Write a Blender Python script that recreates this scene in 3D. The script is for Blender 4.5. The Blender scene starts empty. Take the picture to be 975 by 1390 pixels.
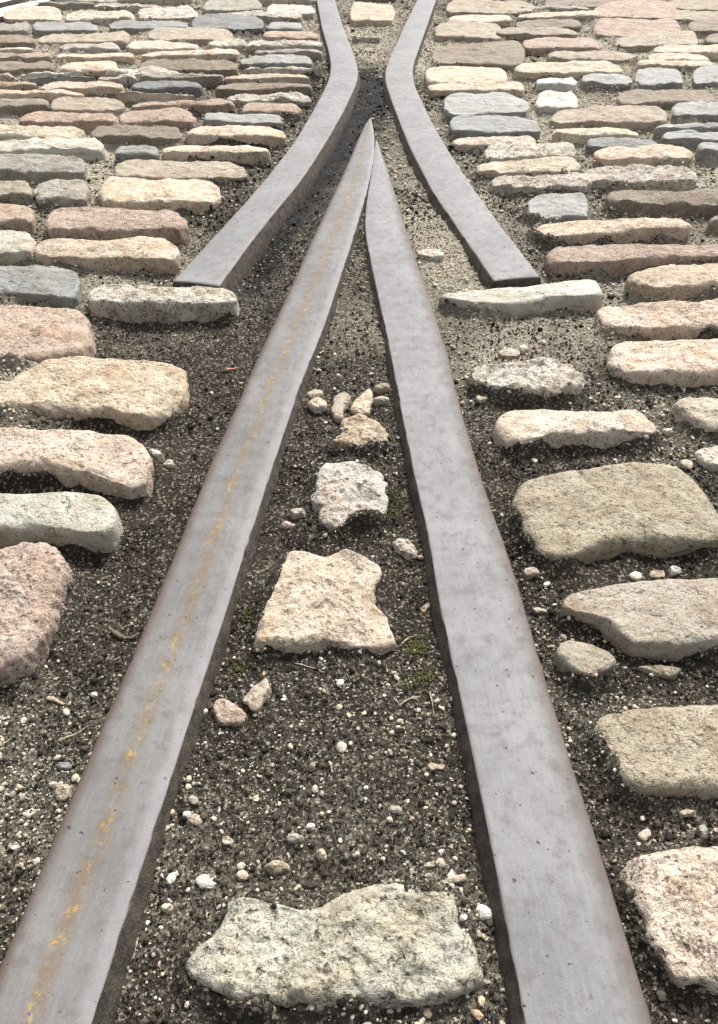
import bpy, math, random
import numpy as np
random.seed(7); rng = np.random.default_rng(11)
scene = bpy.context.scene
COL = scene.collection

# ---------------------------------------------------------------- camera
H = 0.60; F = 1000.0; CX, CY = 487.5, 695.0
PITCH = math.atan(925/1000.0)
cp, sp = math.cos(PITCH), math.sin(PITCH)
def world(px, py, z=0.0):
    a = (px-CX)/F; b = -(py-CY)/F
    dx = a; dy = cp + b*sp; dz = -sp + b*cp
    t = (z-H)/dz
    return (dx*t, dy*t)
def worldv(P, z):
    P = np.asarray(P, float); z = np.broadcast_to(np.asarray(z, float), (len(P),))
    a = (P[:,0]-CX)/F; b = -(P[:,1]-CY)/F
    dy = cp+b*sp; dz = -sp+b*cp; t = (z-H)/dz
    return np.stack([a*t, dy*t], 1)
def pix(x, y, z=0.0):          # where a point of the ground lies in the photograph, for reading off the survey table below
    x = np.asarray(x, float); y = np.maximum(np.asarray(y, float), 0.02)
    d = y*cp - (z-H)*sp; u = y*sp + (z-H)*cp
    d = np.maximum(d, .05)
    return CX+F*x/d, CY-F*u/d

cam_d = bpy.data.cameras.new('camera'); cam = bpy.data.objects.new('camera', cam_d); COL.objects.link(cam)
cam.location = (0, 0, H); cam.rotation_euler = (math.pi/2-PITCH, 0, 0)
cam_d.sensor_fit = 'VERTICAL'; cam_d.sensor_height = 36; cam_d.lens = 36*F/1390
cam_d.clip_start = .01; cam_d.clip_end = 500
scene.camera = cam

# ---------------------------------------------------------------- numpy noise
def _h(ix, iy, iz, s):
    n = (ix*374761393 + iy*668265263 + iz*2147483647*3 + s*974634777) & 0xffffffff
    n = ((n ^ (n >> 13))*1274126177) & 0xffffffff
    n = ((n ^ (n >> 15))*2246822519) & 0xffffffff
    return ((n ^ (n >> 16)) & 0xffff)/32767.5-1
def vn(x, y, z=0, s=0):
    x = np.asarray(x, float); y = np.asarray(y, float); z = np.zeros_like(x)+z
    ix = np.floor(x).astype(np.int64); iy = np.floor(y).astype(np.int64); iz = np.floor(z).astype(np.int64)
    fx, fy, fz = x-ix, y-iy, z-iz
    fx, fy, fz = [f*f*(3-2*f) for f in (fx, fy, fz)]
    r = 0
    for a in (0, 1):
        for b in (0, 1):
            for c in (0, 1):
                w = (fx if a else 1-fx)*(fy if b else 1-fy)*(fz if c else 1-fz)
                r = r + w*_h(ix+a, iy+b, iz+c, s)
    return r
def fbm(x, y, z=0, s=0, o=4, gain=.5):
    r = 0; a = 1; k = 1
    for i in range(o):
        r = r + a*vn(np.asarray(x)*k, np.asarray(y)*k, np.asarray(z)*k, s+i*17); a *= gain; k *= 2.03
    return r

# ---------------------------------------------------------------- mesh helpers
def mk_mesh(name, V, faces=None, quads=None, tris=None, smooth=True):
    me = bpy.data.meshes.new(name)
    V = np.asarray(V, np.float32)
    F_ = quads if quads is not None else tris
    if F_ is not None:
        F_ = np.asarray(F_, np.int32); k = F_.shape[1]
        me.vertices.add(len(V)); me.vertices.foreach_set('co', V.ravel())
        me.loops.add(F_.size); me.loops.foreach_set('vertex_index', F_.ravel())
        me.polygons.add(len(F_)); me.polygons.foreach_set('loop_start', np.arange(0, F_.size, k, dtype=np.int32))
        me.update(calc_edges=True)
    else:
        me.from_pydata(V.tolist(), [], faces)
    me.polygons.foreach_set('use_smooth', np.full(len(me.polygons), smooth))
    me.update(); return me
def link(name, me, mat, parent=None, loc=None):
    o = bpy.data.objects.new(name, me); COL.objects.link(o)
    if mat is not None:
        for m in (mat if isinstance(mat, (list, tuple)) else [mat]): me.materials.append(m)
    if parent: o.parent = parent
    if loc is not None: o.location = loc
    return o
def tag(o, label=None, cat=None, group=None, kind=None):
    for k, v in (('label', label), ('category', cat), ('group', group), ('kind', kind)):
        if v: o[k] = v
    return o

# ---------------------------------------------------------------- materials
class NT:
    def __init__(s, name):
        s.m = bpy.data.materials.new(name); s.m.use_nodes = True; s.t = s.m.node_tree; s.t.nodes.clear()
        s.out = s.n('ShaderNodeOutputMaterial'); s.b = s.n('ShaderNodeBsdfPrincipled'); s.l(s.b.outputs[0], s.out.inputs[0])
    def n(s, typ, **kw):
        x = s.t.nodes.new(typ)
        for k, v in kw.items(): setattr(x, k, v)
        return x
    def l(s, a, b): s.t.links.new(a, b)
    def put(s, v, sock):
        if hasattr(v, 'is_linked') or hasattr(v, 'links'): s.l(v, sock)
        else: sock.default_value = v
    def noise(s, co, scale, detail=4, rough=.55, dist=0):
        x = s.n('ShaderNodeTexNoise'); s.l(co, x.inputs['Vector']); x.inputs['Scale'].default_value = scale
        x.inputs['Detail'].default_value = detail; x.inputs['Roughness'].default_value = rough; x.inputs['Distortion'].default_value = dist
        return x.outputs['Fac']
    def vor(s, co, scale, out='Distance'):
        x = s.n('ShaderNodeTexVoronoi'); s.l(co, x.inputs['Vector']); x.inputs['Scale'].default_value = scale
        return x.outputs[out]
    def ramp(s, v, a, b, lo=0., hi=1.):
        x = s.n('ShaderNodeMapRange'); x.interpolation_type = 'SMOOTHSTEP'; s.l(v, x.inputs[0])
        for i, q in zip((1, 2, 3, 4), (a, b, lo, hi)): x.inputs[i].default_value = q
        return x.outputs[0]
    def math(s, op, a, b=0.):
        x = s.n('ShaderNodeMath', operation=op); s.put(a, x.inputs[0]); s.put(b, x.inputs[1]); return x.outputs[0]
    def mix(s, f, a, b, mode='MIX'):
        x = s.n('ShaderNodeMix', data_type='RGBA', blend_type=mode)
        s.put(f, x.inputs[0]); s.put(a, x.inputs[6]); s.put(b, x.inputs[7]); return x.outputs[2]
    def bump(s, h, dist, strength=1., prev=None):
        x = s.n('ShaderNodeBump'); x.inputs['Distance'].default_value = dist; x.inputs['Strength'].default_value = strength
        s.l(h, x.inputs['Height'])
        if prev: s.l(prev, x.inputs['Normal'])
        return x.outputs[0]
def rgba(r, g, b): return (r, g, b, 1.)

def stone_mat(name, speck, pit, stain, layered=False):
    t = NT(name)
    oi = t.n('ShaderNodeObjectInfo'); tc = t.n('ShaderNodeTexCoord')
    off = t.n('ShaderNodeVectorMath', operation='MULTIPLY_ADD')
    cmb = t.n('ShaderNodeCombineXYZ')
    for i in range(3): t.l(oi.outputs['Random'], cmb.inputs[i])
    t.l(cmb.outputs[0], off.inputs[0]); off.inputs[1].default_value = (37, 91, 53); t.l(tc.outputs['Object'], off.inputs[2])
    co = off.outputs[0]
    if layered:
        mp = t.n('ShaderNodeMapping'); mp.inputs['Scale'].default_value = (.45, 1.3, 1.6); mp.inputs['Rotation'].default_value = (0, 0, .2)
        t.l(co, mp.inputs[0]); co = mp.outputs[0]
    base = oi.outputs['Color']
    big = t.noise(co, 22, 5, .6, .3); mid = t.noise(co, 90, 5, .65); fine = t.noise(co, 420, 3, .6); vfine = t.noise(co, 1100, 2, .6)
    c = t.mix(t.ramp(big, .35, .68), base, t.mix(1., base, rgba(.74, .66, .58), 'MULTIPLY'))
    c = t.mix(t.ramp(mid, .48, .70, 0, .6), c, t.mix(1., base, rgba(1.28, 1.22, 1.15), 'MULTIPLY'))
    # granite speckle: pale feldspar and dark mica grains
    c = t.mix(t.ramp(fine, .56, .66, 0, .8*speck), c, t.mix(1., base, rgba(.28, .24, .20), 'MULTIPLY'))
    c = t.mix(t.ramp(vfine, .56, .70, 0, .75*speck), c, t.mix(1., base, rgba(1.5, 1.48, 1.42), 'MULTIPLY'))
    c = t.mix(t.ramp(vfine, .44, .34, 0, .7*speck), c, t.mix(1., base, rgba(.42, .38, .34), 'MULTIPLY'))
    pits = t.noise(co, 150, 3, .5)
    c = t.mix(t.ramp(pits, .62, .72, 0, .8*pit), c, t.mix(1., base, rgba(.30, .26, .22), 'MULTIPLY'))
    # grime patches and dirt lodged in the hollows of the dressing
    g = t.math('MULTIPLY', t.ramp(t.noise(co, 34, 6, .7, .5), .47, .64), t.ramp(fine, .38, .6))
    c = t.mix(t.math('MULTIPLY', g, stain), c, rgba(.085, .068, .05))
    o = t.mix(t.ramp(t.noise(co, 16, 4, .6), .58, .72, 0, .38), c, t.mix(1., base, rgba(1.02, .74, .5), 'MULTIPLY'))
    vo = t.n('ShaderNodeTexVoronoi', feature='DISTANCE_TO_EDGE'); vo.inputs['Scale'].default_value = 9
    wv = t.n('ShaderNodeVectorMath', operation='MULTIPLY_ADD'); nz = t.n('ShaderNodeTexNoise'); t.l(co, nz.inputs['Vector']); nz.inputs['Scale'].default_value = 35; nz.inputs['Detail'].default_value = 5
    t.l(nz.outputs['Color'], wv.inputs[0]); wv.inputs[1].default_value = (.06, .06, .06); t.l(co, wv.inputs[2]); t.l(wv.outputs[0], vo.inputs['Vector'])
    crack = t.math('MULTIPLY', t.ramp(vo.outputs['Distance'], .014, .003), t.ramp(t.noise(co, 12, 2), .5, .6))
    o = t.mix(t.math('MULTIPLY', crack, .7), o, rgba(.06, .05, .04))
    t.l(o, t.b.inputs['Base Color'])
    t.b.inputs['Roughness'].default_value = .85 if not layered else .6
    t.b.inputs['Specular IOR Level'].default_value = .35
    n1 = t.bump(big, .012 if not layered else .006)
    n2 = t.bump(mid, .0045 if pit > .6 else .0022, 1, n1)
    n3 = t.bump(fine, .0020, 1., n2); n4 = t.bump(vfine, .0008, 1., n3)
    n5 = t.bump(t.ramp(pits, .58, .74, 1, 0), .0034*pit+.0003, 1., n4)
    t.l(n5, t.b.inputs['Normal']); return t.m
GRANITE = stone_mat('granite', 1.0, .55, .55)
ROUGH = stone_mat('rough_dressed_stone', .8, 1.0, .85)
WHIN = stone_mat('whinstone', .35, .35, .4, True)
SMOOTH = stone_mat('weathered_sandstone', .75, .4, .35)

def soil_mat():
    t = NT('soil'); tc = t.n('ShaderNodeTexCoord'); co = tc.outputs['Object']
    at = t.n('ShaderNodeAttribute', attribute_name='pale'); pale = at.outputs['Fac']
    big = t.noise(co, 14, 5, .6); mid = t.noise(co, 120, 4, .6); fine = t.noise(co, 500, 3, .6); vf = t.noise(co, 1300, 2)
    dark = t.mix(t.ramp(big, .35, .7), rgba(.026, .021, .016), rgba(.054, .043, .032))
    light = t.mix(t.ramp(mid, .35, .65), rgba(.28, .245, .185), rgba(.46, .42, .34))
    pale = t.math('POWER', pale, 1.7); c = t.mix(pale, dark, light)
    sp_ = t.vor(co, 420, 'Color'); sep = t.n('ShaderNodeSeparateColor'); t.l(sp_, sep.inputs[0])
    thr = t.math('ADD', sep.outputs[0], t.math('MULTIPLY', pale, .28))
    c = t.mix(t.ramp(thr, .78, .86, 0, .75), c, t.mix(sep.outputs[1], rgba(.22, .19, .14), rgba(.46, .42, .34)))
    c = t.mix(t.math('MULTIPLY', t.ramp(vf, .40, .58, .55, 0), t.math('SUBTRACT', 1.1, pale)), c, rgba(.018, .014, .010))
    damp = t.n('ShaderNodeAttribute', attribute_name='damp').outputs['Fac']      # wet mud lying in the groove
    c = t.mix(damp, c, t.mix(t.ramp(mid, .35, .7), rgba(.008, .0075, .0075), rgba(.026, .025, .025)))
    t.l(c, t.b.inputs['Base Color']); t.b.inputs['Roughness'].default_value = .9; t.b.inputs['Specular IOR Level'].default_value = .2
    n1 = t.bump(mid, .006); n2 = t.bump(fine, .0025, 1, n1); n3 = t.bump(t.vor(co, 420), .0012, 1, n2); n4 = t.bump(vf, .0008, 1, n3)
    t.l(n4, t.b.inputs['Normal']); return t.m
SOIL = soil_mat()

def grain_mat():
    t = NT('gravel_grain'); at = t.n('ShaderNodeAttribute', attribute_name='tint'); tc = t.n('ShaderNodeTexCoord'); co = tc.outputs['Object']
    n = t.noise(co, 900, 3, .6); m = t.noise(co, 300, 3, .6)
    c = t.mix(t.ramp(n, .4, .62, .45, 0), at.outputs['Color'], t.mix(1., at.outputs['Color'], rgba(.45, .4, .33), 'MULTIPLY'))
    t.l(c, t.b.inputs['Base Color']); t.b.inputs['Roughness'].default_value = .8; t.b.inputs['Specular IOR Level'].default_value = .16
    t.l(t.bump(n, .0008), t.b.inputs['Normal']); return t.m
GRAIN = grain_mat()

def steel_mat(name, streak):
    """worn running surface of a rail; UV: u across 0..1, v metres along"""
    t = NT(name); uv = t.n('ShaderNodeUVMap', uv_map='UVMap'); tc = t.n('ShaderNodeTexCoord'); co = tc.outputs['Object']
    sep = t.n('ShaderNodeSeparateXYZ'); t.l(uv.outputs[0], sep.inputs[0]); u, v = sep.outputs[0], sep.outputs[1]
    cb = t.n('ShaderNodeCombineXYZ'); t.l(t.math('MULTIPLY', u, .085), cb.inputs[0]); t.l(t.math('MULTIPLY', v, .12), cb.inputs[1])
    drag = t.noise(cb.outputs[0], 260, 5, .65)                 # streaks drawn out along the rail
    big = t.noise(co, 9, 5, .6); mid = t.noise(co, 60, 5, .65); fine = t.noise(co, 480, 3, .65); vf = t.noise(co, 1500, 2)
    c = t.mix(t.ramp(big, .3, .7), rgba(.136, .135, .138), rgba(.190, .188, .191))
    c = t.mix(t.ramp(drag, .40, .68, 0, .28), c, rgba(.245, .243, .247))
    c = t.mix(t.ramp(mid, .48, .68, 0, .6), c, rgba(.128, .116, .113))
    c = t.mix(t.ramp(fine, .60, .74, 0, .6), c, rgba(.07, .058, .053))
    pits = t.noise(co, 170, 2, .4); c = t.mix(t.ramp(pits, .735, .775, 0, .75), c, rgba(.07, .05, .045))
    r_e = t.math('ADD', u, t.math('MULTIPLY', t.math('SUBTRACT', t.noise(co, 40, 5, .7), .5), .22))
    if streak == 'ochre':
        cen = t.math('ABSOLUTE', t.math('SUBTRACT', t.math('ADD', u, t.math('MULTIPLY', t.math('SUBTRACT', t.noise(co, 11, 3, .6), .5), .25)), .50))
        band = t.math('MULTIPLY', t.ramp(cen, .17, .02), t.ramp(t.noise(co, 75, 8, .85), .42, .56))
        c = t.mix(t.math('MULTIPLY', band, .75), c, rgba(.165, .120, .072))
        core = t.math('MULTIPLY', t.ramp(cen, .10, .02), t.ramp(t.noise(co, 95, 6, .8), .545, .60))
        c = t.mix(t.math('MULTIPLY', t.math('MULTIPLY', core, .8), t.ramp(t.noise(co, 19, 3, .6), .42, .6, .15, 1)), c, rgba(.42, .27, .06))
        c = t.mix(t.ramp(r_e, .22, .02, 0, .85), c, rgba(.11, .08, .065))
        c = t.mix(t.ramp(r_e, .80, .93, 0, .45), c, rgba(.29, .285, .30))  # highlight along the right-hand edge, put into the colour
    elif streak == 'edge':
        c = t.mix(t.ramp(r_e, .74, 1.02, 0, .85), c, rgba(.088, .064, .052))
        c = t.mix(t.ramp(r_e, .06, -.04, 0, .3), c, rgba(.15, .13, .12))
    else:
        c = t.mix(t.ramp(r_e, .12, .0, 0, .5), c, rgba(.16, .12, .10))
        c = t.mix(t.ramp(r_e, .90, 1.0, 0, .5), c, rgba(.22, .17, .15))
    if streak == 'ochre': c = t.mix(1., c, rgba(.84, .82, .80), 'MULTIPLY')
    t.l(c, t.b.inputs['Base Color']); t.b.inputs['Metallic'].default_value = 0.; t.b.inputs['Specular IOR Level'].default_value = .16
    t.l(t.ramp(mid, .3, .7, .52, .7), t.b.inputs['Roughness'])
    n1 = t.bump(mid, .0006, .8); n2 = t.bump(fine, .00022, 1, n1); n3 = t.bump(t.ramp(pits, .70, .78, 1, 0), .001, 1, n2); n4 = t.bump(vf, .00012, 1, n3)
    t.l(n4, t.b.inputs['Normal']); return t.m
STEEL_O = steel_mat('worn_steel_ochre', 'ochre'); STEEL_E = steel_mat('worn_steel_rusty_edge', 'edge'); STEEL_P = steel_mat('worn_steel', 'plain')
def sky_sheen_steel():  # paler steel for the distant rail: sky reflection put into its base colour
    t = NT('worn_steel_sky_sheen'); tc = t.n('ShaderNodeTexCoord'); n = t.noise(tc.outputs['Object'], 60, 4, .6)
    t.l(t.mix(t.ramp(n, .3, .7), rgba(.40, .41, .43), rgba(.52, .53, .55)), t.b.inputs['Base Color']); t.b.inputs['Roughness'].default_value = .4; t.b.inputs['Metallic'].default_value = .3
    return t.m
STEEL_B = sky_sheen_steel()
def rust_mat():
    t = NT('rusty_rail_side'); tc = t.n('ShaderNodeTexCoord'); co = tc.outputs['Object']
    a = t.noise(co, 70, 6, .7); b = t.noise(co, 520, 4, .6)
    c = t.mix(t.ramp(a, .35, .68), rgba(.032, .026, .022), rgba(.095, .070, .053)); c = t.mix(t.ramp(b, .55, .7, 0, .6), c, rgba(.17, .135, .11))
    t.l(c, t.b.inputs['Base Color']); t.b.inputs['Roughness'].default_value = .85; t.b.inputs['Metallic'].default_value = .1
    t.l(t.bump(b, .0014, 1, t.bump(a, .005)), t.b.inputs['Normal']); return t.m
RUST = rust_mat()
def plain_mat(name, c1, c2, sc, rough=.8, bump=.001):
    t = NT(name); tc = t.n('ShaderNodeTexCoord'); n = t.noise(tc.outputs['Object'], sc, 4, .65)
    t.l(t.mix(t.ramp(n, .3, .7), rgba(*c1), rgba(*c2)), t.b.inputs['Base Color']); t.b.inputs['Roughness'].default_value = rough
    t.l(t.bump(n, bump), t.b.inputs['Normal']); return t.m
WOOD = plain_mat('weathered_wood', (.20, .15, .10), (.42, .34, .25), 400)
DARKWOOD = plain_mat('damp_bark', (.045, .03, .02), (.16, .11, .08), 400)
LEAF = plain_mat('dry_leaf', (.30, .10, .05), (.45, .2, .12), 300)
MOSS = plain_mat('moss', (.045, .050, .012), (.12, .12, .028), 700)

# ---------------------------------------------------------------- survey of the ground: (px, py, paleness, level)
GS = [(60,60,.75,-.016),(250,60,.75,-.016),(400,50,.7,-.016),(60,180,.75,-.018),(200,215,.8,-.020),(390,170,.45,-.022),(350,270,.4,-.024),
 (130,235,.8,-.022),(270,350,.5,-.026),(140,370,.6,-.024),(200,450,.22,-.036),(330,440,.10,-.034),(280,540,.08,-.036),(215,640,.05,-.034),(190,760,.04,-.034),
 (120,850,.10,-.034),(60,960,.35,-.030),(20,1080,.50,-.028),(20,1250,.4,-.028),(120,900,.12,-.032),(5,500,.9,-.02),
 (500,60,.8,-.014),(505,90,.75,-.014),(490,108,0,-.026),(508,112,0,-.026),(503,135,0,-.03),(470,185,0,-.038),(455,195,0,-.038),(432,238,0,-.04),(402,285,.03,-.04),(368,350,.06,-.038),(500,120,0,-.028),(485,160,.0,-.036),(445,215,.0,-.040),(415,260,.05,-.040),(380,330,.12,-.038),(350,400,.12,-.036),(300,480,.10,-.036),
 (530,170,.45,-.026),(545,240,.55,-.024),(580,300,.70,-.020),(610,350,.75,-.018),(640,395,.7,-.020),(560,210,.5,-.026),
 (600,450,.65,-.022),(700,460,.85,-.030),(780,450,.6,-.028),(640,560,.25,-.026),(820,540,.3,-.028),(650,640,.15,-.024),(920,610,.3,-.028),
 (690,750,.06,-.024),(740,830,.10,-.026),(800,950,.22,-.024),(900,930,.25,-.026),(800,1080,.18,-.026),(860,1110,.18,-.028),(950,1110,.25,-.028),(850,1250,.1,-.028),
 (490,320,.35,-.020),(480,400,.40,-.020),(485,440,.55,-.022),(480,500,.40,-.022),(440,560,.12,-.024),(540,600,.10,-.026),(390,650,.10,-.024),(550,720,.12,-.026),
 (340,800,.10,-.026),(560,850,.08,-.028),(430,930,.12,-.028),(300,1000,.12,-.028),(450,1050,.22,-.026),(580,1050,.18,-.028),(400,1150,.25,-.026),(240,1200,.35,-.028),(450,1340,.2,-.03),(650,1250,.4,-.028),
 (590,80,.75,-.016),(590,140,.6,-.018),(620,250,.6,-.022),(690,330,.45,-.024),(830,60,.8,-.016),(740,150,.75,-.018),(900,240,.7,-.022),(850,350,.5,-.024),(960,330,.6,-.024),(830,390,.5,-.026),(960,140,.75,-.018)]
GS = np.array(GS, float)
up = (GS[:, 1] < 400) & ((GS[:, 0] < 290) | (GS[:, 0] > 700) | (GS[:, 1] < 100) | ((GS[:, 0] > 585) & (GS[:, 1] < 200)))
GS[up, 2] = np.clip(GS[up, 2]*1.25, 0, 1); GS[up, 3] -= .009
midz = (GS[:, 1] > 300) & (np.abs(GS[:, 0]-(485-(GS[:, 1]-300)*.06)) < 30+(GS[:, 1]-300)*.22)
GS[midz, 3] += .0045
def survey(px, py):
    px = np.clip(px, -150, 1150); py = np.clip(py, -40, 1450)
    num = np.zeros_like(px); nz = np.zeros_like(px); den = np.zeros_like(px)+1e-12
    for gx, gy, p, z in GS:
        sc = 14+.045*max(gy, 0)
        w = 1./(((px-gx)/sc)**2+((py-gy)/(sc*.8))**2+.3)**2
        num += w*p; nz += w*z; den += w
    return num/den, nz/den
def ground_level(x, y):
    x = np.asarray(x, float); y = np.asarray(y, float)
    px, py = pix(x, y, -.02); p, z = survey(px, py)
    z = z + .0040*fbm(x*14, y*14, 0, 3, 3) + .0022*fbm(x*60, y*60, 0, 9, 3)
    p = np.clip(p + .20*fbm(x*7, y*7, 0, 41, 5)*np.clip(p*6, 0, 1), 0, 1)
    return z, p

# ---------------------------------------------------------------- ground sheet
def build_ground():
    ys = [-1.5, -1.0, -.7, -.5, -.35, -.2, -.1, 0.0]; y = 0.04
    while y < 4.6:
        ys.append(y); y += .00105+.0021*y*y*.6+.0006*y
    while y < 60: ys.append(y); y *= 1.18
    ys = np.array(ys); n = 760
    u = np.linspace(-1, 1, n); u = np.sign(u)*(.55*np.abs(u)+.45*np.abs(u)**9*1.0)
    half = (np.maximum(ys, 0)*.62+.42)*1.9
    half = np.where(ys > 5, half*(1+(ys-5)*.25), half)
    X = u[None, :]*half[:, None]; Y = np.repeat(ys[:, None], n, 1)
    z, p = ground_level(X.ravel(), Y.ravel())
    # crumbly surface
    cr = np.abs(vn(X.ravel()*230, Y.ravel()*230, 0, 77))*.0022
    z = z + cr*np.clip(1.6-Y.ravel()*.5, .2, 1)
    V = np.stack([X.ravel(), Y.ravel(), z], 1)
    r, c = len(ys), n; i = np.arange(r*c).reshape(r, c)
    Q = np.stack([i[:-1, :-1], i[:-1, 1:], i[1:, 1:], i[1:, :-1]], -1).reshape(-1, 4)
    me = mk_mesh('ground', V, quads=Q)
    a = me.attributes.new('pale', 'FLOAT', 'POINT'); a.data.foreach_set('value', p.astype(np.float32))
    px, py = pix(V[:, 0], V[:, 1], -.02); dm = np.zeros(len(px))
    for ax_, ay_, bx_, by_, r in [(500, 112, 500, 150, 26), (495, 140, 462, 195, 20), (462, 195, 425, 245, 19), (425, 245, 385, 300, 17), (385, 300, 345, 375, 17)]:
        vx, vy = bx_-ax_, by_-ay_; tt = np.clip(((px-ax_)*vx+(py-ay_)*vy)/(vx*vx+vy*vy), 0, 1)
        d = np.hypot(px-ax_-tt*vx, py-ay_-tt*vy); dm = np.maximum(dm, np.clip(1.5-d/r+.35*fbm(V[:, 0]*25, V[:, 1]*25, 0, 61, 3), 0, 1))
    a = me.attributes.new('damp', 'FLOAT', 'POINT'); a.data.foreach_set('value', dm.astype(np.float32))
    o = link('ground', me, SOIL); tag(o, 'dark crumbly soil and grit between the setts and rails', None, None, 'structure'); return o

# ---------------------------------------------------------------- stones
FOOT = []          # footprints (world polygons) kept free of gravel
def spline(P, N):
    P = np.asarray(P, float); n = len(P); out = []
    for i in range(n):
        p0, p1, p2, p3 = P[i-1], P[i], P[(i+1) % n], P[(i+2) % n]
        t = np.linspace(0, 1, 14, endpoint=False)[:, None]
        # centripetal-ish: damp the tangents so that corners stay corners
        m1 = (p2-p0)*.36; m2 = (p3-p1)*.36
        L = np.linalg.norm(p2-p1); 
        for m in (m1, m2):
            k = np.linalg.norm(m)
            if k > L*.9: m *= L*.9/k
        out.append((2*t**3-3*t**2+1)*p1+(t**3-2*t**2+t)*m1+(-2*t**3+3*t**2)*p2+(t**3-t**2)*m2)
    Q = np.concatenate(out); Q2 = np.vstack([Q, Q[:1]])
    s = np.r_[0, np.cumsum(np.linalg.norm(np.diff(Q2, axis=0), axis=1))]
    q = np.linspace(0, s[-1], N, endpoint=False)
    return np.stack([np.interp(q, s, Q2[:, 0]), np.interp(q, s, Q2[:, 1])], 1)
PAL = dict(cream=(.55,.495,.41), pcream=(.56,.48,.395), pink=(.40,.325,.27), brown=(.255,.222,.18), tan=(.37,.33,.27), grey=(.33,.32,.285),
           pale=(.54,.51,.45), white=(.56,.55,.50), blue=(.26,.272,.268), dblue=(.17,.178,.182), green=(.45,.44,.385), olive=(.33,.30,.235), sand=(.49,.42,.335))
KIND = dict(cream=GRANITE, pcream=GRANITE, pink=GRANITE, brown=SMOOTH, tan=SMOOTH, grey=SMOOTH, pale=ROUGH, white=WHIN, blue=WHIN, dblue=WHIN, green=SMOOTH, olive=GRANITE, sand=GRANITE)
sid = [0]
def make_stone(name, poly, colour, mat=None, top=None, rough=1., bevel=.011, lift=0., tilt=0., small=False):
    sid[0] += 1; s = sid[0]; R = random.Random(s*31)
    P = np.asarray(poly, float); ymin, ymax = P[:, 1].min(), P[:, 1].max()
    cxp, cyp = P[:, 0].mean(), P[:, 1].mean()
    gx, gy = world(cxp, ymax, -.025); gz = float(ground_level(np.array([gx]), np.array([gy]))[0][0])
    if small:
        wv = worldv(P, -.02); ext = (wv.max(0)-wv.min(0)).min(); top = gz+float(np.clip(.35*ext, .003, .0085))+.001
    if top is None: top = R.uniform(-.003, .004)
    k = (P[:, 1]-ymin)/max(1, ymax-ymin)
    W = worldv(P, top-.003+(gz-top+.003)*k**1.3)
    dist = math.hypot(W[:, 1].mean(), H)
    res = (.0026 if not small else .0015)*max(.75, dist**1.25)
    per = np.linalg.norm(np.roll(W, -1, 0)-W, axis=1).sum()
    N = int(min(320, max(28, per/res)))
    O = spline(W, N); C = O.mean(0)
    if np.sum(O[:, 0]*np.roll(O[:, 1], -1)-np.roll(O[:, 0], -1)*O[:, 1]) < 0: O = O[::-1]
    FOOT.append(O.copy())
    D = O-C; Rr = np.linalg.norm(D, axis=1); U = D/Rr[:, None]
    # irregular edge
    Rr = Rr + rough*(.0014 if not small else .0008)*fbm(O[:, 0]*45, O[:, 1]*45, 0, s, 4)
    b = np.minimum(bevel, Rr*.42)
    b = b*(1+.35*vn(O[:, 0]*25, O[:, 1]*25, 0, s+5))
    nin = int(max(3, min(60, Rr.mean()/res))); nb = 5 if dist > 2 else 9; ns = 3 if dist > 2 else 7
    rings = []
    for i in range(nin): 
        f = (i+1)/nin; rings.append((C+U*((Rr-b)*f)[:, None], np.full(N, top), np.zeros(N)))
    for j in range(1, nb+1):
        a = j/nb*math.pi/2*.93
        rings.append((C+U*(Rr-b+b*math.sin(a)*.92)[:, None], top-b*(1-math.cos(a))*.85, np.full(N, math.sin(a))))
    zb = gz-.022; z0 = rings[-1][1]
    for j in range(1, ns+1):
        f = j/ns; rings.append((C+U*(Rr-.08*b+(.0015+.002*(not small))*f)[:, None], z0+(zb-z0)*f, np.ones(N)))
    XY = np.concatenate([C[None]]+[r[0] for r in rings]); Z = np.concatenate([[top]]+[r[1] for r in rings]); S = np.concatenate([[0]]+[r[2] for r in rings])
    x, y = XY[:, 0], XY[:, 1]
    rad = np.linalg.norm(XY-C, axis=1)/np.interp(np.arctan2(XY[:, 1]-C[1], XY[:, 0]-C[0]), *(lambda A, B: (A[np.argsort(A)], B[np.argsort(A)]))(np.arctan2(D[:, 1], D[:, 0]), Rr), period=2*math.pi)
    dome = (.0025 if not small else .0015)*(1-np.clip(rad, 0, 1)**2)
    q = 1 if not small else .45
    ta, tb = R.uniform(-.03, .03), R.uniform(-.02, .04)+tilt
    fade = 1-.6*S
    Z = Z + dome + fade*(rough*q*(.0034*fbm(x*17, y*17, Z*17, s+1, 3)+.0021*fbm(x*70, y*70, Z*70, s+2, 3)+.0009*fbm(x*260, y*260, Z*260, s+3, 2)) + (x-C[0])*ta+(y-C[1])*tb+lift)
    dn = S*rough*q*(.0025*fbm(x*38, y*38, Z*38, s+4, 3)+.0015*fbm(x*140, y*140, Z*140, s+6, 2))
    Uu = np.concatenate([[[0, 0]]]+[U]*len(rings)); XY = XY+Uu*dn[:, None]
    V = np.column_stack([XY-C, Z])
    nr = len(rings); idx = 1+np.arange(nr*N).reshape(nr, N); a = idx[:-1]; c = idx[1:]
    Q = np.stack([a, c, np.roll(c, -1, 1), np.roll(a, -1, 1)], -1).reshape(-1, 4)
    faces = Q.tolist()+[[0, int(idx[0][i]), int(idx[0][(i+1) % N])] for i in range(N)]
    me = mk_mesh(name, V, faces=faces)
    m = mat or KIND[colour]
    o = link(name, me, m, loc=(C[0], C[1], 0))
    base = np.array(PAL[colour])*R.uniform(.88, 1.08)*np.array([R.uniform(.995, 1.03), 1, R.uniform(.96, 1.03)])*(1.15 if small else 1)
    o.color = (*[float(min(.75, v)) for v in base], 1)
    return o

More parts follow.
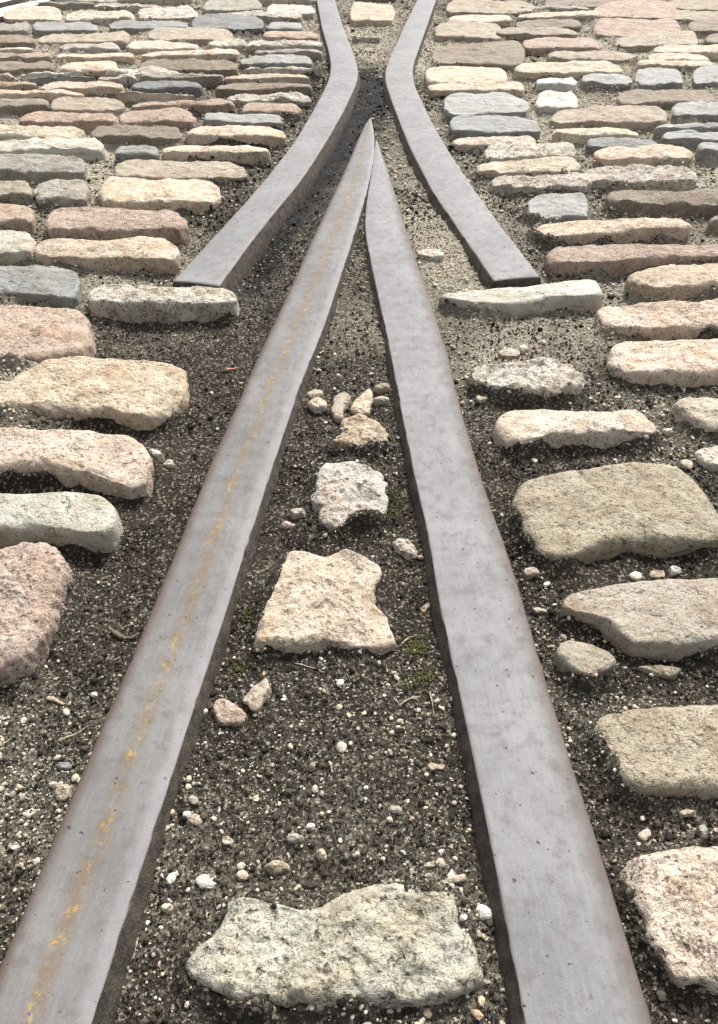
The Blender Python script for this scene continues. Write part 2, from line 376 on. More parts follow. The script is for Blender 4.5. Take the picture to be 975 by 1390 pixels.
NEAR = [  # name, polygon, colour, material, rough, bevel, label, category
 ('sett', [(-70,560),(-70,530),(0,531),(25,508),(62,487),(130,485),(200,487),(240,494),(254,508),(254,545),(240,572),(215,588),(160,581),(80,574),(0,572)], 'sand', GRANITE, 1.1, .016, 'long tan sett with rough mottled top, just above the pinkish cream one at left'),
 ('sett', [(-80,590),(0,583),(110,584),(175,592),(195,603),(208,632),(203,668),(180,680),(120,662),(50,652),(-80,645)], 'pcream', GRANITE, 1., .014, 'pinkish cream sett at left with smooth top and chipped brown corner'),
 ('sett', [(-80,672),(0,668),(100,669),(140,674),(158,694),(162,725),(150,750),(100,747),(50,740),(-80,738)], 'green', SMOOTH, .6, .010, 'pale greenish sett with smooth flat top at left, above the rough boulder-like one'),
 ('sett', [(-90,760),(0,738),(50,732),(72,736),(92,757),(98,778),(86,812),(70,860),(45,908),(22,932),(-20,935),(-90,925)], 'pink', ROUGH, 1.5, .016, 'rough lumpy pinkish sett, lowest stone on the left side'),
 ('sett', [(-60,425),(0,415),(60,416),(108,422),(122,436),(125,462),(112,482),(60,495),(0,497),(-60,495)], 'pink', GRANITE, 1., .014, 'brownish pink sett directly below the slate blue one at left edge'),
 ('sett', [(-60,366),(0,361),(70,363),(102,370),(112,388),(108,408),(98,419),(60,414),(0,408),(-60,406)], 'blue', WHIN, .8, .008, 'slate blue sett with flat top at the left edge'),
 ('sett', [(122,400),(130,391),(170,389),(215,391),(270,389),(312,396),(323,408),(318,430),(290,438),(235,442),(170,436),(128,424)], 'pale', ROUGH, 1.2, .009, 'cracked pale sett with dark front right below the cut end of left bent rail'),
 ('sett', [(595,410),(635,401),(730,390),(798,382),(813,386),(818,404),(810,413),(745,420),(690,433),(650,431),(604,418)], 'green', WHIN, .5, .011, 'long narrow grey-green kerb-like sett below the end of right bent rail'),
 ('sett', [(721,318),(733,307),(785,301),(850,297),(918,299),(937,312),(925,322),(880,324),(800,334),(748,341),(727,334)], 'pcream', GRANITE, .7, .012, 'long peach cream sett second above the grey-green kerb-like sett at right'),
 ('sett', [(738,358),(752,343),(800,336),(870,333),(1040,333),(1040,356),(975,360),(890,364),(830,375),(780,382),(746,379)], 'pink', GRANITE, .7, .012, 'long pinkish brown sett just above the grey-green kerb-like sett at right'),
 ('sett', [(851,384),(866,370),(905,362),(975,358),(1040,357),(1040,404),(975,404),(900,409),(862,402)], 'pcream', GRANITE, .8, .012, 'cream sett with dark front at right edge, level with the grey-green kerb-like sett'),
 ('sett', [(810,425),(822,415),(900,411),(1050,409),(1050,458),(975,460),(900,465),(840,462),(815,445)], 'pcream', GRANITE, 1.1, .012, 'cream sett with rough pitted front at right, under the right end of the kerb-like sett'),
 ('sett', [(823,486),(832,471),(860,464),(930,461),(1050,461),(1050,522),(975,524),(900,528),(850,524),(828,510)], 'pcream', GRANITE, .9, .014, 'smooth pale cream sett at right edge above the small half-seen cream one'),
 ('sett', [(637,520),(650,500),(690,490),(745,489),(778,498),(793,522),(783,543),(735,549),(675,541)], 'pale', ROUGH, 2.0, .014, 'low crumbling pale stone half sunk in gravel right of the right point rail'),
 ('sett', [(911,550),(930,542),(975,539),(1050,539),(1050,600),(975,600),(945,588),(925,568)], 'cream', GRANITE, 1., .012, 'small half-seen cream sett at right edge with slanted left side'),
 ('sett', [(670,582),(678,563),(730,557),(800,556),(868,558),(882,573),(894,595),(885,605),(840,603),(790,604),(745,611),(705,627),(684,620),(672,600)], 'cream', GRANITE, .8, .014, 'clean cream sett with dark flecks, alone beside the right point rail'),
 ('sett', [(695,680),(704,656),(745,641),(835,628),(905,629),(940,646),(962,682),(985,722),(982,748),(900,750),(835,752),(775,771),(733,769),(714,735),(703,706)], 'olive', GRANITE, .7, .016, 'big rounded olive grey sett with mottled top right of the track'),
 ('sett', [(763,828),(772,808),(825,794),(900,786),(975,785),(1070,786),(1070,892),(975,894),(905,897),(855,892),(838,875),(820,853),(792,842)], 'tan', SMOOTH, .6, .009, 'flat smooth buff sett with undercut left corner at right edge'),
 ('sett', [(805,992),(814,970),(858,959),(920,955),(975,953),(1080,953),(1080,1088),(975,1090),(925,1090),(862,1086),(836,1062),(824,1030)], 'olive', GRANITE, .7, .013, 'square grainy grey sett at right edge above the pinkish cream corner one'),
 ('sett', [(848,1182),(866,1159),(905,1147),(975,1140),(1090,1138),(1090,1345),(975,1348),(912,1342),(884,1300),(866,1255),(853,1215)], 'pcream', ROUGH, 1.2, .014, 'pinkish cream pitted sett in the lower right corner'),
 ('rubble_stone', [(383,767),(391,748),(415,750),(440,753),(456,750),(470,746),(495,755),(513,765),(517,780),(509,800),(509,825),(525,845),(537,882),(510,892),(470,889),(440,886),(400,890),(345,887),(350,855),(358,820),(372,790)], 'sand', GRANITE, 1.1, .009, 'large square-cut tan stone with notched right side between the point rails'),
 ('rubble_stone', [(431,645),(440,628),(465,624),(490,627),(515,640),(528,660),(525,690),(519,712),(490,716),(460,729),(436,722),(430,700),(421,682),(425,655)], 'pale', ROUGH, 1.5, .012, 'upright cream block with chipped lower face between the point rails'),
 ('rubble_stone', [(447,614),(460,600),(464,572),(490,564),(510,574),(529,590),(526,608),(510,618),(488,621),(462,616)], 'sand', ROUGH, 1.3, .009, 'rounded beige stone just above the upright cream block'),
 ('rubble_stone', [(258,1300),(283,1270),(303,1247),(316,1218),(333,1214),(360,1222),(415,1230),(440,1224),(480,1208),(530,1196),(590,1199),(628,1210),(634,1245),(646,1290),(650,1335),(600,1362),(450,1376),(320,1368),(262,1335)], 'green', ROUGH, 1.5, .014, 'broad hollowed grey-green stone at bottom centre between the point rails'),
 ('rubble_stone', [(755,886),(764,868),(792,870),(828,888),(837,905),(803,930),(784,933),(764,912)], 'olive', SMOOTH, .6, .006, 'small flat grey-brown slab piece below left corner of the buff sett'),
]
for nm, poly, colr, mat, rgh, bv, lab in NEAR:
    if nm == 'sett':
        o = make_stone(nm, poly, colr, mat, rough=rgh, bevel=bv)
        tag(o, lab, 'paving sett', 'stone setts paving the yard')
    else:
        o = make_stone(nm, poly, colr, mat, rough=rgh, bevel=bv, top=-.004)
        tag(o, lab, 'stone', 'stones lying between the rails')

# far setts: x0 x1 ytop ybottom colour tilt(right side lower by px)
LEFT = [
 (77,160,-4,9,'pale',0),(50,128,5,12,'grey',0),(130,218,7,17,'pale',1),(160,262,-6,6,'pale',0),(277,355,2,20,'grey',0),(330,430,-4,9,'pale',1),(363,427,8,25,'green',1),
 (5,84,13,33,'pcream',0),(90,182,16,33,'pale',0),(188,268,13,31,'pale',0),(262,358,22,46,'dblue',1),(298,411,19,32,'pale',0),(364,411,32,45,'blue',0),
 (-40,40,33,50,'grey',0),(46,133,32,47,'blue',0),(150,256,31,44,'blue',0),
 (-40,48,50,67,'brown',0),(54,178,46,65,'tan',0),(203,316,40,62,'tan',0),(357,432,45,59,'pink',1),
 (-30,47,67,77,'cream',0),(82,162,61,74,'green',0),(174,270,59,74,'cream',0),(284,334,56,70,'pale',0),(335,438,57,71,'pale',1),
 (-50,72,75,89,'pink',0),(76,183,74,88,'pcream',0),(194,324,69,86,'pcream',-3),(347,438,70,81,'grey',0),(327,424,79,98,'blue',0),
 (-40,76,87,104,'brown',0),(84,160,85,105,'pcream',0),(190,324,83,103,'brown',1),(146,247,95,108,'pale',0),(330,434,94,107,'pale',0),
 (27,117,101,112,'white',0),(-30,22,104,114,'pale',0),(42,127,108,117,'blue',0),(133,186,105,117,'pale',0),(193,304,103,116,'grey',0),(180,274,113,131,'dblue',0),(306,420,105,118,'cream',0),(294,424,114,133,'brown',1),
 (-50,50,113,126,'pink',0),(58,167,114,132,'pcream',0),(-50,114,125,138,'pcream',0),(160,267,130,142,'cream',0),(310,421,130,145,'pale',0),
 (-50,67,136,157,'brown',0),(71,169,135,159,'tan',0),(180,319,139,157,'pink',0),(330,408,141,165,'pink',1),
 (27,162,155,181,'pink',2),(163,265,153,178,'pink',0),(277,386,156,177,'blue',2),
 (-50,114,173,198,'cream',0),(125,248,175,202,'brown',0),(255,388,174,202,'pcream',1),
 (-50,142,193,219,'white',0),(158,217,200,223,'blue',0),(222,365,199,224,'cream',1),
 (-50,118,212,250,'grey',0),(157,337,219,253,'tan',1),
 (-40,45,247,277,'olive',0),(50,121,246,286,'grey',0),(137,301,244,289,'pcream',1),
 (-40,49,281,319,'pink',0),(64,254,283,330,'pink',1),
 (-50,50,318,362,'green',0),(50,245,326,369,'pcream',0),
]
RIGHT = [
 (612,690,-6,7,'pale',0),(605,724,3,23,'tan',0),(740,848,-4,12,'brown',0),(700,800,10,18,'grey',0),(610,693,21,35,'cream',0),(704,817,17,30,'cream',-1),
 (590,682,31,61,'tan',0),(700,788,28,44,'brown',0),(674,782,41,57,'tan',0),(588,713,57,95,'brown',0),(710,812,54,76,'pink',0),(578,688,91,122,'pcream',0),
 (744,867,72,88,'tan',0),(700,842,86,110,'cream',0),(728,781,107,126,'white',0),(789,856,103,125,'blue',1),(581,711,113,133,'pcream',0),(604,717,127,166,'blue',0),(727,783,126,157,'white',0),
 (805,918,5,29,'pink',1),(905,1020,0,19,'tan',0),(911,1020,16,37,'tan',-1),(806,923,26,55,'pink',0),(934,1020,30,52,'brown',0),(835,946,48,71,'tan',0),(958,1030,48,66,'brown',0),(886,1030,65,81,'pcream',0),
 (878,962,76,88,'cream',0),(863,969,85,99,'cream',0),(862,926,95,125,'blue',0),(939,1020,94,122,'blue',0),(836,969,124,151,'brown',0),
 (750,904,149,178,'tan',0),(910,1030,143,169,'blue',0),(889,1030,169,189,'blue',-2),(898,1030,180,204,'blue',-1),(946,1030,194,221,'blue',0),(750,864,177,200,'cream',0),(795,891,187,214,'dblue',-3),(807,936,201,232,'pcream',-1),(792,945,227,260,'pale',0),
 (611,731,161,191,'blue',0),(614,728,186,212,'cream',-5),(658,781,194,225,'pale',-4),(648,787,215,247,'cream',-6),(668,802,235,270,'pale',-5),(713,798,264,308,'blue',-2),(825,1040,262,295,'brown',0),
 (962,1020,296,316,'brown',0),
]
CENTRE = [(475,537,3,36,'sand',0),(482,545,-14,4,'brown',0),(478,517,50,58,'pale',0)]
WORD = dict(cream='cream', pcream='peach cream', pink='pinkish brown', brown='dull brown', tan='tan', grey='grey', pale='whitish rough', white='chalky white', blue='blue-grey', dblue='dark slate', green='pale greenish', olive='olive grey', sand='sandy')
ORD = ['', 'first', 'second', 'third', 'fourth', 'fifth', 'sixth', 'seventh', 'eighth', 'ninth', 'tenth', 'eleventh', 'twelfth', 'thirteenth', 'fourteenth', 'fifteenth', 'sixteenth', 'seventeenth', 'eighteenth', 'nineteenth', 'twentieth',
       'twenty-first','twenty-second','twenty-third','twenty-fourth','twenty-fifth','twenty-sixth','twenty-seventh','twenty-eighth']
def far_poly(x0, x1, y0, y1, tl, R):
    y0 += abs(tl)*.5+(1 if abs(tl) > 3 else 0); y1 -= abs(tl)*.5+(1 if abs(tl) > 3 else 0); w, h = x1-x0, y1-y0; P = []
    c = R.uniform(.06, .16); c2 = R.uniform(.06, .16)
    raw = [(0, .62), (.015, .30), (c, .06), (.35, R.uniform(-.02, .06)), (.68, R.uniform(-.02, .06)), (1-c2, .05), (.985, .32), (1, .64), (.975, .88), (1-c2*.8, .98), (.66, R.uniform(.93, 1.04)), (.33, R.uniform(.93, 1.04)), (c*.8, .98), (.025, .86)]
    sk = R.uniform(-.03, .03); bow = R.uniform(-.08, .05); tp = R.uniform(-.12, .12)
    for a, b in raw: P.append((x0+a*w+R.uniform(-.012, .012)*w+sk*w*(b-.5), y0+(.5+(b-.5)*(1+tp*(a-.5)*2))*h+R.uniform(-.045, .045)*h+tl*(a-.5)+bow*h*(1-(2*a-1)**2)))
    return P
def far(rows, side):
    R = random.Random(5 if side == 'left' else 8)
    # courses counted down from the top edge
    order = sorted(range(len(rows)), key=lambda i: (rows[i][2]+rows[i][3])/2)
    courses = []; cur = []
    for i in order:
        yc = (rows[i][2]+rows[i][3])/2
        if cur and yc-cur[0][0] > (5.5+yc*.05): courses.append(cur); cur = []
        cur.append((yc, i))
    courses.append(cur)
    pos = {}
    for ci, c in enumerate(courses):
        same = {}
        seq = sorted(c, key=lambda q: rows[q[1]][0] if side == 'right' else -rows[q[1]][1])
        for n, (yc, i) in enumerate(seq): pos[i] = (ci+1, n+1)
    for i, (x0, x1, y0, y1, c, tl) in enumerate(rows):
        rg = {'pale': 1.5, 'white': 1.1, 'blue': .9, 'dblue': .9, 'grey': 1.2}.get(c, .85)
        o = make_stone('sett', far_poly(x0-1, x1+1, y0-1.5, y1+2, tl, R), c, rough=rg*1.1, bevel=R.uniform(.007, .011))
        ci, n = pos[i]; sz = 'short' if x1-x0 < 62+.16*y0 else ('long' if x1-x0 > 112+.25*y0 else '')
        lab = f"{sz+' ' if sz else ''}{WORD[c]} sett, {ORD[n]} out from the {side} bent rail, {ORD[ci]} course from the top"
        tag(o, lab, 'paving sett', 'stone setts paving the yard')
far(LEFT, 'left'); far(RIGHT, 'right')
CL = ['boxy sandy stone block between the two bent rails near the top edge', 'dark-topped stone at the top edge behind the boxy sandy block', 'thin pale sliver of stone in the gravel above the throat of the bent rails']
for (x0, x1, y0, y1, c, tl), lab in zip(CENTRE, CL):
    o = make_stone('rubble_stone', far_poly(x0, x1, y0, y1, tl, random.Random(3)), c, rough=1.1, bevel=.008); tag(o, lab, 'stone', 'stones lying between the rails')

# ---------------------------------------------------------------- rails
RAILPOLY = []
def rail(name, L, Rt, mat, ra=.004, rb=.004, fl=.008, fr=.008, depth=.07, v0=0., parent=None, cap=True):
    """L, Rt: edges of the running surface, far end first"""
    Lw = worldv(L, 0.); Rw = worldv(Rt, 0.)
    def res(P, n):
        s = np.r_[0, np.cumsum(np.linalg.norm(np.diff(P, axis=0), axis=1))]; s /= s[-1]
        q = np.linspace(0, 1, n); A = np.stack([np.interp(q, s, P[:, 0]), np.interp(q, s, P[:, 1])], 1)
        k = np.array([1, 2, 3, 2, 1.])/9          # soften the polyline a little, ends kept
        for _ in range(70 if n > 400 and len(P) > 15 else 12):
            B = A.copy()
            for d in (0, 1): B[2:-2, d] = np.convolve(A[:, d], k, 'valid')
            A = B
        return A
    n = 420; A = res(Lw, n); B = res(Rw, n)
    RAILPOLY.append(np.vstack([A, B[::-1]]))
    seg = np.r_[0, np.cumsum(np.linalg.norm(np.diff((A+B)/2, axis=0), axis=1))]
    W = np.linalg.norm(B-A, axis=1); U = (B-A)/np.maximum(W, 1e-4)[:, None]
    prof = []   # (offset from left edge as function, z, u, slot)
    def arc(r, k): return [(r*(1-math.cos(a)), -r*(1-math.sin(a))) for a in np.linspace(0, math.pi/2, k)]
    la = arc(1, 7)
    rows = []; us = []
    def add(off, z, u): rows.append((A+U*np.broadcast_to(off, (n,))[:, None], np.broadcast_to(np.asarray(z, float), (n,)).copy())); us.append(np.broadcast_to(np.asarray(u, float), (n,)))
    raw = np.minimum(ra, W*.35); rbw = np.minimum(rb, W*.35)
    add(-np.full(n, fl), -depth, 0); add(-np.full(n, fl)*.85, -.028, 0); add(-np.full(n, fl*.5), -.016, 0); add(-np.full(n, .0012), -.0035-raw*.55, 0)
    for o_, z_ in la: add(raw*o_, raw*z_*.55, raw*o_/np.maximum(W, 1e-4))
    mid = np.linspace(0, 1, 12)[1:-1]
    for m in mid: add(raw+(W-raw-rbw)*m, .0012*math.sin(m*math.pi), (raw+(W-raw-rbw)*m)/np.maximum(W, 1e-4))
    for o_, z_ in la[::-1]: add(W-rbw*o_, rbw*z_*.55, (W-rbw*o_)/np.maximum(W, 1e-4))
    add(W+.0012, -.0035-rbw*.55, 1); add(W+fr*.5, -.016, 1); add(W+fr*.85, -.028, 1); add(W+fr, -depth, 1)
    m = len(rows); P = np.stack([np.column_stack([r[0], r[1]]) for r in rows])      # m,n,3
    # wear: nicks along the edges, slight ripples
    for j in range(m):
        x, y, z = P[j, :, 0], P[j, :, 1], P[j, :, 2]
        side = j < 4 or j >= m-4
        d = (.0010 if side else .0003)*fbm(x*55, y*55, j*.7, 300, 4)
        edge = (3 <= j <= 6) or (m-7 <= j <= m-4)
        sgn = -1 if j < m/2 else 1
        dd = d + (-.0014*np.clip(fbm(x*90, y*90, 0, 310, 3)-.35, 0, 1) if edge else 0)
        if side or edge: P[j, :, :2] += U*(sgn*dd)[:, None]
        P[j, :, 2] += .0005*fbm(x*20, y*20, 0, 320, 3)+(0 if side else .00012*fbm(x*150, y*150, j, 330, 2))
    V = P.reshape(-1, 3); idx = np.arange(m*n).reshape(m, n)
    Q = np.stack([idx[:-1, :-1], idx[1:, :-1], idx[1:, 1:], idx[:-1, 1:]], -1).reshape(-1, 4)
    faces = Q.tolist(); nq = len(faces)
    if cap:
        faces.append([int(i) for i in idx[:, 0][::-1]]); faces.append([int(i) for i in idx[:, -1]])
    me = mk_mesh(name, V, faces=faces)
    o = link(name, me, [mat, RUST], parent)
    slots = np.zeros(len(me.polygons), np.int32)
    row = np.repeat(np.arange(m-1), n-1); slots[:nq] = np.where((row < 4) | (row >= m-5), 1, 0); slots[nq:] = 1
    me.polygons.foreach_set('material_index', slots)
    uvl = me.uv_layers.new(name='UVMap'); uu = np.stack(us).ravel(); vv = np.tile(seg+v0, m)
    li = np.zeros(len(me.loops), np.int32); me.loops.foreach_get('vertex_index', li)
    uvl.data.foreach_set('uv', np.column_stack([uu[li], vv[li]]).astype(np.float32).ravel())
    # make normals consistent outward (up on the running surface)
    nrm = np.zeros(len(me.polygons)*3, np.float32); me.polygons.foreach_get('normal', nrm); nrm = nrm.reshape(-1, 3)
    if nrm[slots == 0][:, 2].mean() < 0: me.flip_normals()
    return o
# edges continue a little past the picture at both ends
LP_L = [(502,160),(497,165),(489,179),(469,226),(449,268),(422,325),(380,418),(345,490),(322,545),(291,610),(259,690),(230,764),(200,835),(169,907),(132,995),(92,1085),(52,1177),(12,1272),(-50,1420)]
LP_R = [(504,160),(508,178),(509,205),(504,235),(498,262),(479,325),(454,401),(434,460),(409,517),(388,580),(368,640),(348,700),(328,761),(305,835),(284,900),(269,940),(246,1011),(228,1072),(203,1143),(181,1211),(154,1294),(112,1425)]
RP_L = [(509.5,192),(505,232),(499,264),(495,297),(497,325),(510,386),(525,453),(537,514),(551,591),(568,672),(582,720),(595,818),(615,904),(636,990),(649,1063),(667,1143),(682,1223),(696,1300),(718,1420)]
RP_R = [(513,190),(520,211),(533,248),(556,325),(577,384),(597,445),(613,492),(615,520),(626,550),(645,619),(665,685),(693,755),(711,817),(733,894),(747,945),(766,1000),(780,1045),(806,1121),(828,1194),(857,1292),(896,1420)]
LW_L = [(422,-40),(430,0),(437,37),(447,72),(449.5,90),(447,106),(441,120),(425,150),(402,189),(367,235),(323,286),(278,334),(234,382)]
LW_R = [(443,-40),(455,0),(466,37),(480,72),(486,92),(486,106),(481,120),(469,146),(449,182),(425,221),(400,256),(374,286),(335,336),(297,389)]
RW_L = [(584,-40),(566,0),(549,35),(528,80),(523,96),(523,111),(531,135),(543,167),(557,201),(587,260),(631,324),(652,354),(671,382)]
RW_R = [(603,-40),(592,0),(579,37),(563,82),(560,97),(563,116),(571,133),(587,167),(612,209),(646,260),(686,314),(713,348),(734,376)]
frog = bpy.data.objects.new('crossing_frog', None); COL.objects.link(frog); tag(frog, 'V-shaped crossing frog of two worn steel rails meeting in a point', 'rail crossing')
a_ = rail('point_rail', LP_L, LP_R, STEEL_O, ra=.013, rb=.003, fl=.006, fr=.0075, parent=frog); a_['label'] = 'left leg with a line of ochre rust spots along its middle'
b_ = rail('point_rail', RP_L, RP_R, STEEL_E, ra=.003, rb=.006, fl=.009, fr=.004, parent=frog); b_['label'] = 'plain lilac grey right leg with rusty outer edge'
w1 = rail('wing_rail', LW_L, LW_R, STEEL_P, ra=.004, rb=.004, fl=.006, fr=.010); tag(w1, 'left bent steel wing rail with cut end above the cracked pale sett', 'rail', 'bent wing rails either side of the frog')
w2 = rail('wing_rail', RW_L, RW_R, STEEL_P, ra=.004, rb=.004, fl=.010, fr=.006); tag(w2, 'right bent steel wing rail ending above the long grey-green kerb-like sett', 'rail', 'bent wing rails either side of the frog')
far_r = bpy.data.objects.new('distant_rail', None); COL.objects.link(far_r); tag(far_r, 'pale grooved rail crossing the very top left corner', 'rail')
rail('running_head', [(110,-20),(52,0),(26,5),(0,11),(-60,23)], [(128,-20),(64,1),(32,12),(0,22),(-60,37)], STEEL_B, parent=far_r)
rail('guard_lip', [(60,-20),(13,-4),(0,-1),(-60,10)], [(72,-20),(24,-3),(0,3),(-60,15)], STEEL_B, parent=far_r)
for P in RAILPOLY: FOOT.append(P)

# ---------------------------------------------------------------- occupancy mask for scattering
X0, X1, Y0, Y1, CELL = -2.4, 2.4, -.05, 5.0, .003
NX, NY = int((X1-X0)/CELL), int((Y1-Y0)/CELL)
occ = np.zeros((NY, NX), bool)
def inside(px, py, P):
    r = np.zeros(px.shape, bool); n = len(P)
    for i in range(n):
        x1, y1 = P[i]; x2, y2 = P[(i+1) % n]
        if y1 == y2: continue
        c = ((y1 > py) != (y2 > py)); r ^= c & (px < (x2-x1)*(py-y1)/(y2-y1)+x1)
    return r
socc = np.zeros((NY, NX), bool)
for P in FOOT:
    Q = P if len(P) <= 90 else (P[::max(1, len(P)//90)] if len(P) < 800 else np.vstack([P[:420:6], P[419:420], P[420::6]]))
    a, b = Q.min(0), Q.max(0)
    i0, i1 = [int(np.clip((v-X0)/CELL, 0, NX)) for v in (a[0], b[0])]; j0, j1 = [int(np.clip((v-Y0)/CELL, 0, NY)) for v in (a[1], b[1])]
    if i1 <= i0 or j1 <= j0: continue
    gx, gy = np.meshgrid(X0+(np.arange(i0, i1)+.5)*CELL, Y0+(np.arange(j0, j1)+.5)*CELL)
    ins = inside(gx, gy, Q); occ[j0:j1, i0:i1] |= ins
    if not any(P is q for q in RAILPOLY): socc[j0:j1, i0:i1] |= ins
bank = np.zeros((NY, NX), np.float32)
def blur(a, r):
    for ax in (0, 1):
        for _ in range(2):
            c = np.cumsum(np.pad(a, [(r+1, r) if k == ax else (0, 0) for k in (0, 1)]), axis=ax)
            a = (np.take(c, range(2*r+1, c.shape[ax]), ax)-np.take(c, range(0, c.shape[ax]-2*r-1), ax))/(2*r+1)
    return a.astype(np.float32)
RAILN = len(RAILPOLY)
bank = blur(socc.astype(np.float32), 3)
def bank_at(x, y):
    fi = np.clip((np.asarray(x)-X0)/CELL-.5, 0, NX-2); fj = np.clip((np.asarray(y)-Y0)/CELL-.5, 0, NY-2)
    i = fi.astype(int); j = fj.astype(int); a = fi-i; b = fj-j
    v = bank[j, i]*(1-a)*(1-b)+bank[j, i+1]*a*(1-b)+bank[j+1, i]*(1-a)*b+bank[j+1, i+1]*a*b
    n = .55+.75*fbm(np.asarray(x)*22, np.asarray(y)*22, 0, 88, 3)
    return np.clip(v*2.2, 0, 1)*.019*np.clip(n, 0, 1.3)-.03*np.clip(v*4-3., 0, 1)
_gl = ground_level
def ground_level(x, y):
    z, p = _gl(x, y); return z+bank_at(x, y), p
core = blur(socc.astype(np.float32), 2) > .86
occ = core | (occ & ~socc)
build_ground()
def free(x, y):
    i = np.clip(((x-X0)/CELL).astype(int), 0, NX-1); j = np.clip(((y-Y0)/CELL).astype(int), 0, NY-1)
    return ~occ[j, i]

# ---------------------------------------------------------------- gravel
def ico(sub):
    p = (1+5**.5)/2
    V = np.array([(-1,p,0),(1,p,0),(-1,-p,0),(1,-p,0),(0,-1,p),(0,1,p),(0,-1,-p),(0,1,-p),(p,0,-1),(p,0,1),(-p,0,-1),(-p,0,1)], float)
    T = [(0,11,5),(0,5,1),(0,1,7),(0,7,10),(0,10,11),(1,5,9),(5,11,4),(11,10,2),(10,7,6),(7,1,8),(3,9,4),(3,4,2),(3,2,6),(3,6,8),(3,8,9),(4,9,5),(2,4,11),(6,2,10),(8,6,7),(9,8,1)]
    V /= np.linalg.norm(V[0])
    for _ in range(sub):
        V = V.tolist(); c = {}; N = []
        def mid(a, b):
            k = (min(a, b), max(a, b))
            if k not in c:
                m = np.array(V[a])+np.array(V[b]); V.append((m/np.linalg.norm(m)).tolist()); c[k] = len(V)-1
            return c[k]
        for a, b, d in T:
            x, y, z = mid(a, b), mid(b, d), mid(d, a); N += [(a, x, z), (b, y, x), (d, z, y), (x, y, z)]
        T = N; V = np.array(V)
    return V, np.array(T)
OCT = (np.array([(1,0,0),(-1,0,0),(0,1,0),(0,-1,0),(0,0,1),(0,0,-1)], float), np.array([(0,2,4),(2,1,4),(1,3,4),(3,0,4),(2,0,5),(1,2,5),(3,1,5),(0,3,5)]))
LIGHTC = np.array([(.62,.58,.49),(.55,.48,.37),(.66,.63,.57),(.48,.43,.35),(.50,.38,.28),(.42,.38,.31),(.34,.31,.26),(.58,.50,.34),(.52,.50,.46)])
DARKC = .55*np.array([(.045,.037,.030),(.065,.052,.040),(.09,.074,.056),(.035,.03,.026),(.12,.10,.08),(.16,.135,.105)])
def grains(base, x, y, size, tint, jit, seed, sink=.25, flat=.7):
    r = np.random.default_rng(seed); V0, T0 = base; n = len(x); k = len(V0)
    # several distorted variants
    nv = 24; var = np.stack([V0*(1+r.uniform(-jit, jit, (k, 1))) for _ in range(nv)])
    vi = r.integers(0, nv, n); P = var[vi]
    sc = np.stack([r.uniform(.8, 1.25, n), r.uniform(.65, 1., n), r.uniform(.5, .85, n)*flat/.7], 1)*size[:, None]*.5
    P = P*sc[:, None, :]
    a = r.uniform(0, 2*math.pi, n); t = r.normal(0, .45, n)
    ca, sa, ct, st = np.cos(a), np.sin(a), np.cos(t), np.sin(t)
    x1 = P[..., 0]; y1 = P[..., 1]*ct[:, None]-P[..., 2]*st[:, None]; z1 = P[..., 1]*st[:, None]+P[..., 2]*ct[:, None]
    X = x1*ca[:, None]-y1*sa[:, None]; Y = x1*sa[:, None]+y1*ca[:, None]
    gz, _ = ground_level(x, y)
    Z = z1+(gz+.0012+sc[:, 2]*(1-2*sink))[:, None]
    V = np.stack([X+x[:, None], Y+y[:, None], Z], -1).reshape(-1, 3)
    T = (T0[None]+(np.arange(n)*k)[:, None, None]).reshape(-1, 3)
    return V, T, np.repeat(tint, k, 0)
def scatter(n, ymax, ymin=.0, power=1.0):
    # uniform over the ground wedge the yard covers here, a margin wider than the picture
    y = ymin+(ymax-ymin)*rng.random(n)**power; half = (.42+.62*y)*1.12
    x = rng.uniform(-1, 1, n)*half
    keep = free(x, y); return x[keep], y[keep]
def tints(x, y, pw, contrast=1.):
    _, p = ground_level(x, y); n = len(x); u = rng.random(n)
    clump = .45+.9*np.clip(fbm(x*8, y*8, 0, 55, 4)+.45, 0, 1.4); isl = u < (pw*(.035+1.0*p)*clump*(1+.25*np.clip(y-.9, 0, 1.2)))
    c = np.where(isl[:, None], LIGHTC[rng.integers(0, len(LIGHTC), n)], DARKC[rng.integers(0, len(DARKC), n)])
    c = c*rng.uniform(.75, 1.15, (n, 1)); return np.clip(c, 0, .8), isl, p
VV, TT, CC = [], [], []; off = 0
def push(r):
    global off
    V, T, C = r; VV.append(V); TT.append(T+off); CC.append(C); off += len(V)
I0, I1 = ico(0), ico(1)
for (n, ya, yb, s0, s1, base, pw, seed) in [
    (150000, 0., .75, .0012, .0030, OCT, .50, 1), (80000, .6, 1.5, .0018, .0038, OCT, .60, 2), (80000, 1.3, 2.8, .0030, .0058, OCT, .9, 3), (90000, 2.5, 5.1, .0045, .0085, OCT, 1., 4),
    (30000, 0., .8, .0026, .0052, I0, .85, 5), (24000, .7, 1.8, .0035, .0066, I0, .9, 6), (30000, 1.6, 4.9, .006, .012, I0, 1.1, 7),
    (5500, 0., 1.0, .0042, .0085, I1, 1.2, 8), (1400, .8, 2.2, .006, .010, I1, .8, 9), (1200, 2., 4.5, .010, .017, I1, .8, 10)]:
    x, y = scatter(n, yb, ya); c, isl, p = tints(x, y, pw)
    k = (p > .05) | (rng.random(len(x)) < .18); x, y, c, p = x[k], y[k], c[k], p[k]      # smooth damp mud in the groove
    if s1 > .0045 and yb < 2.3:       # larger grains gather in the gritty places
        k = rng.random(len(x)) < .30+.9*p; x, y, c = x[k], y[k], c[k]
    sz = s0+(s1-s0)*rng.random(len(x))**1.8
    push(grains(base, x, y, sz, c, .28 if base is OCT else .16, seed))
me = mk_mesh('gravel', np.concatenate(VV), tris=np.concatenate(TT), smooth=False)
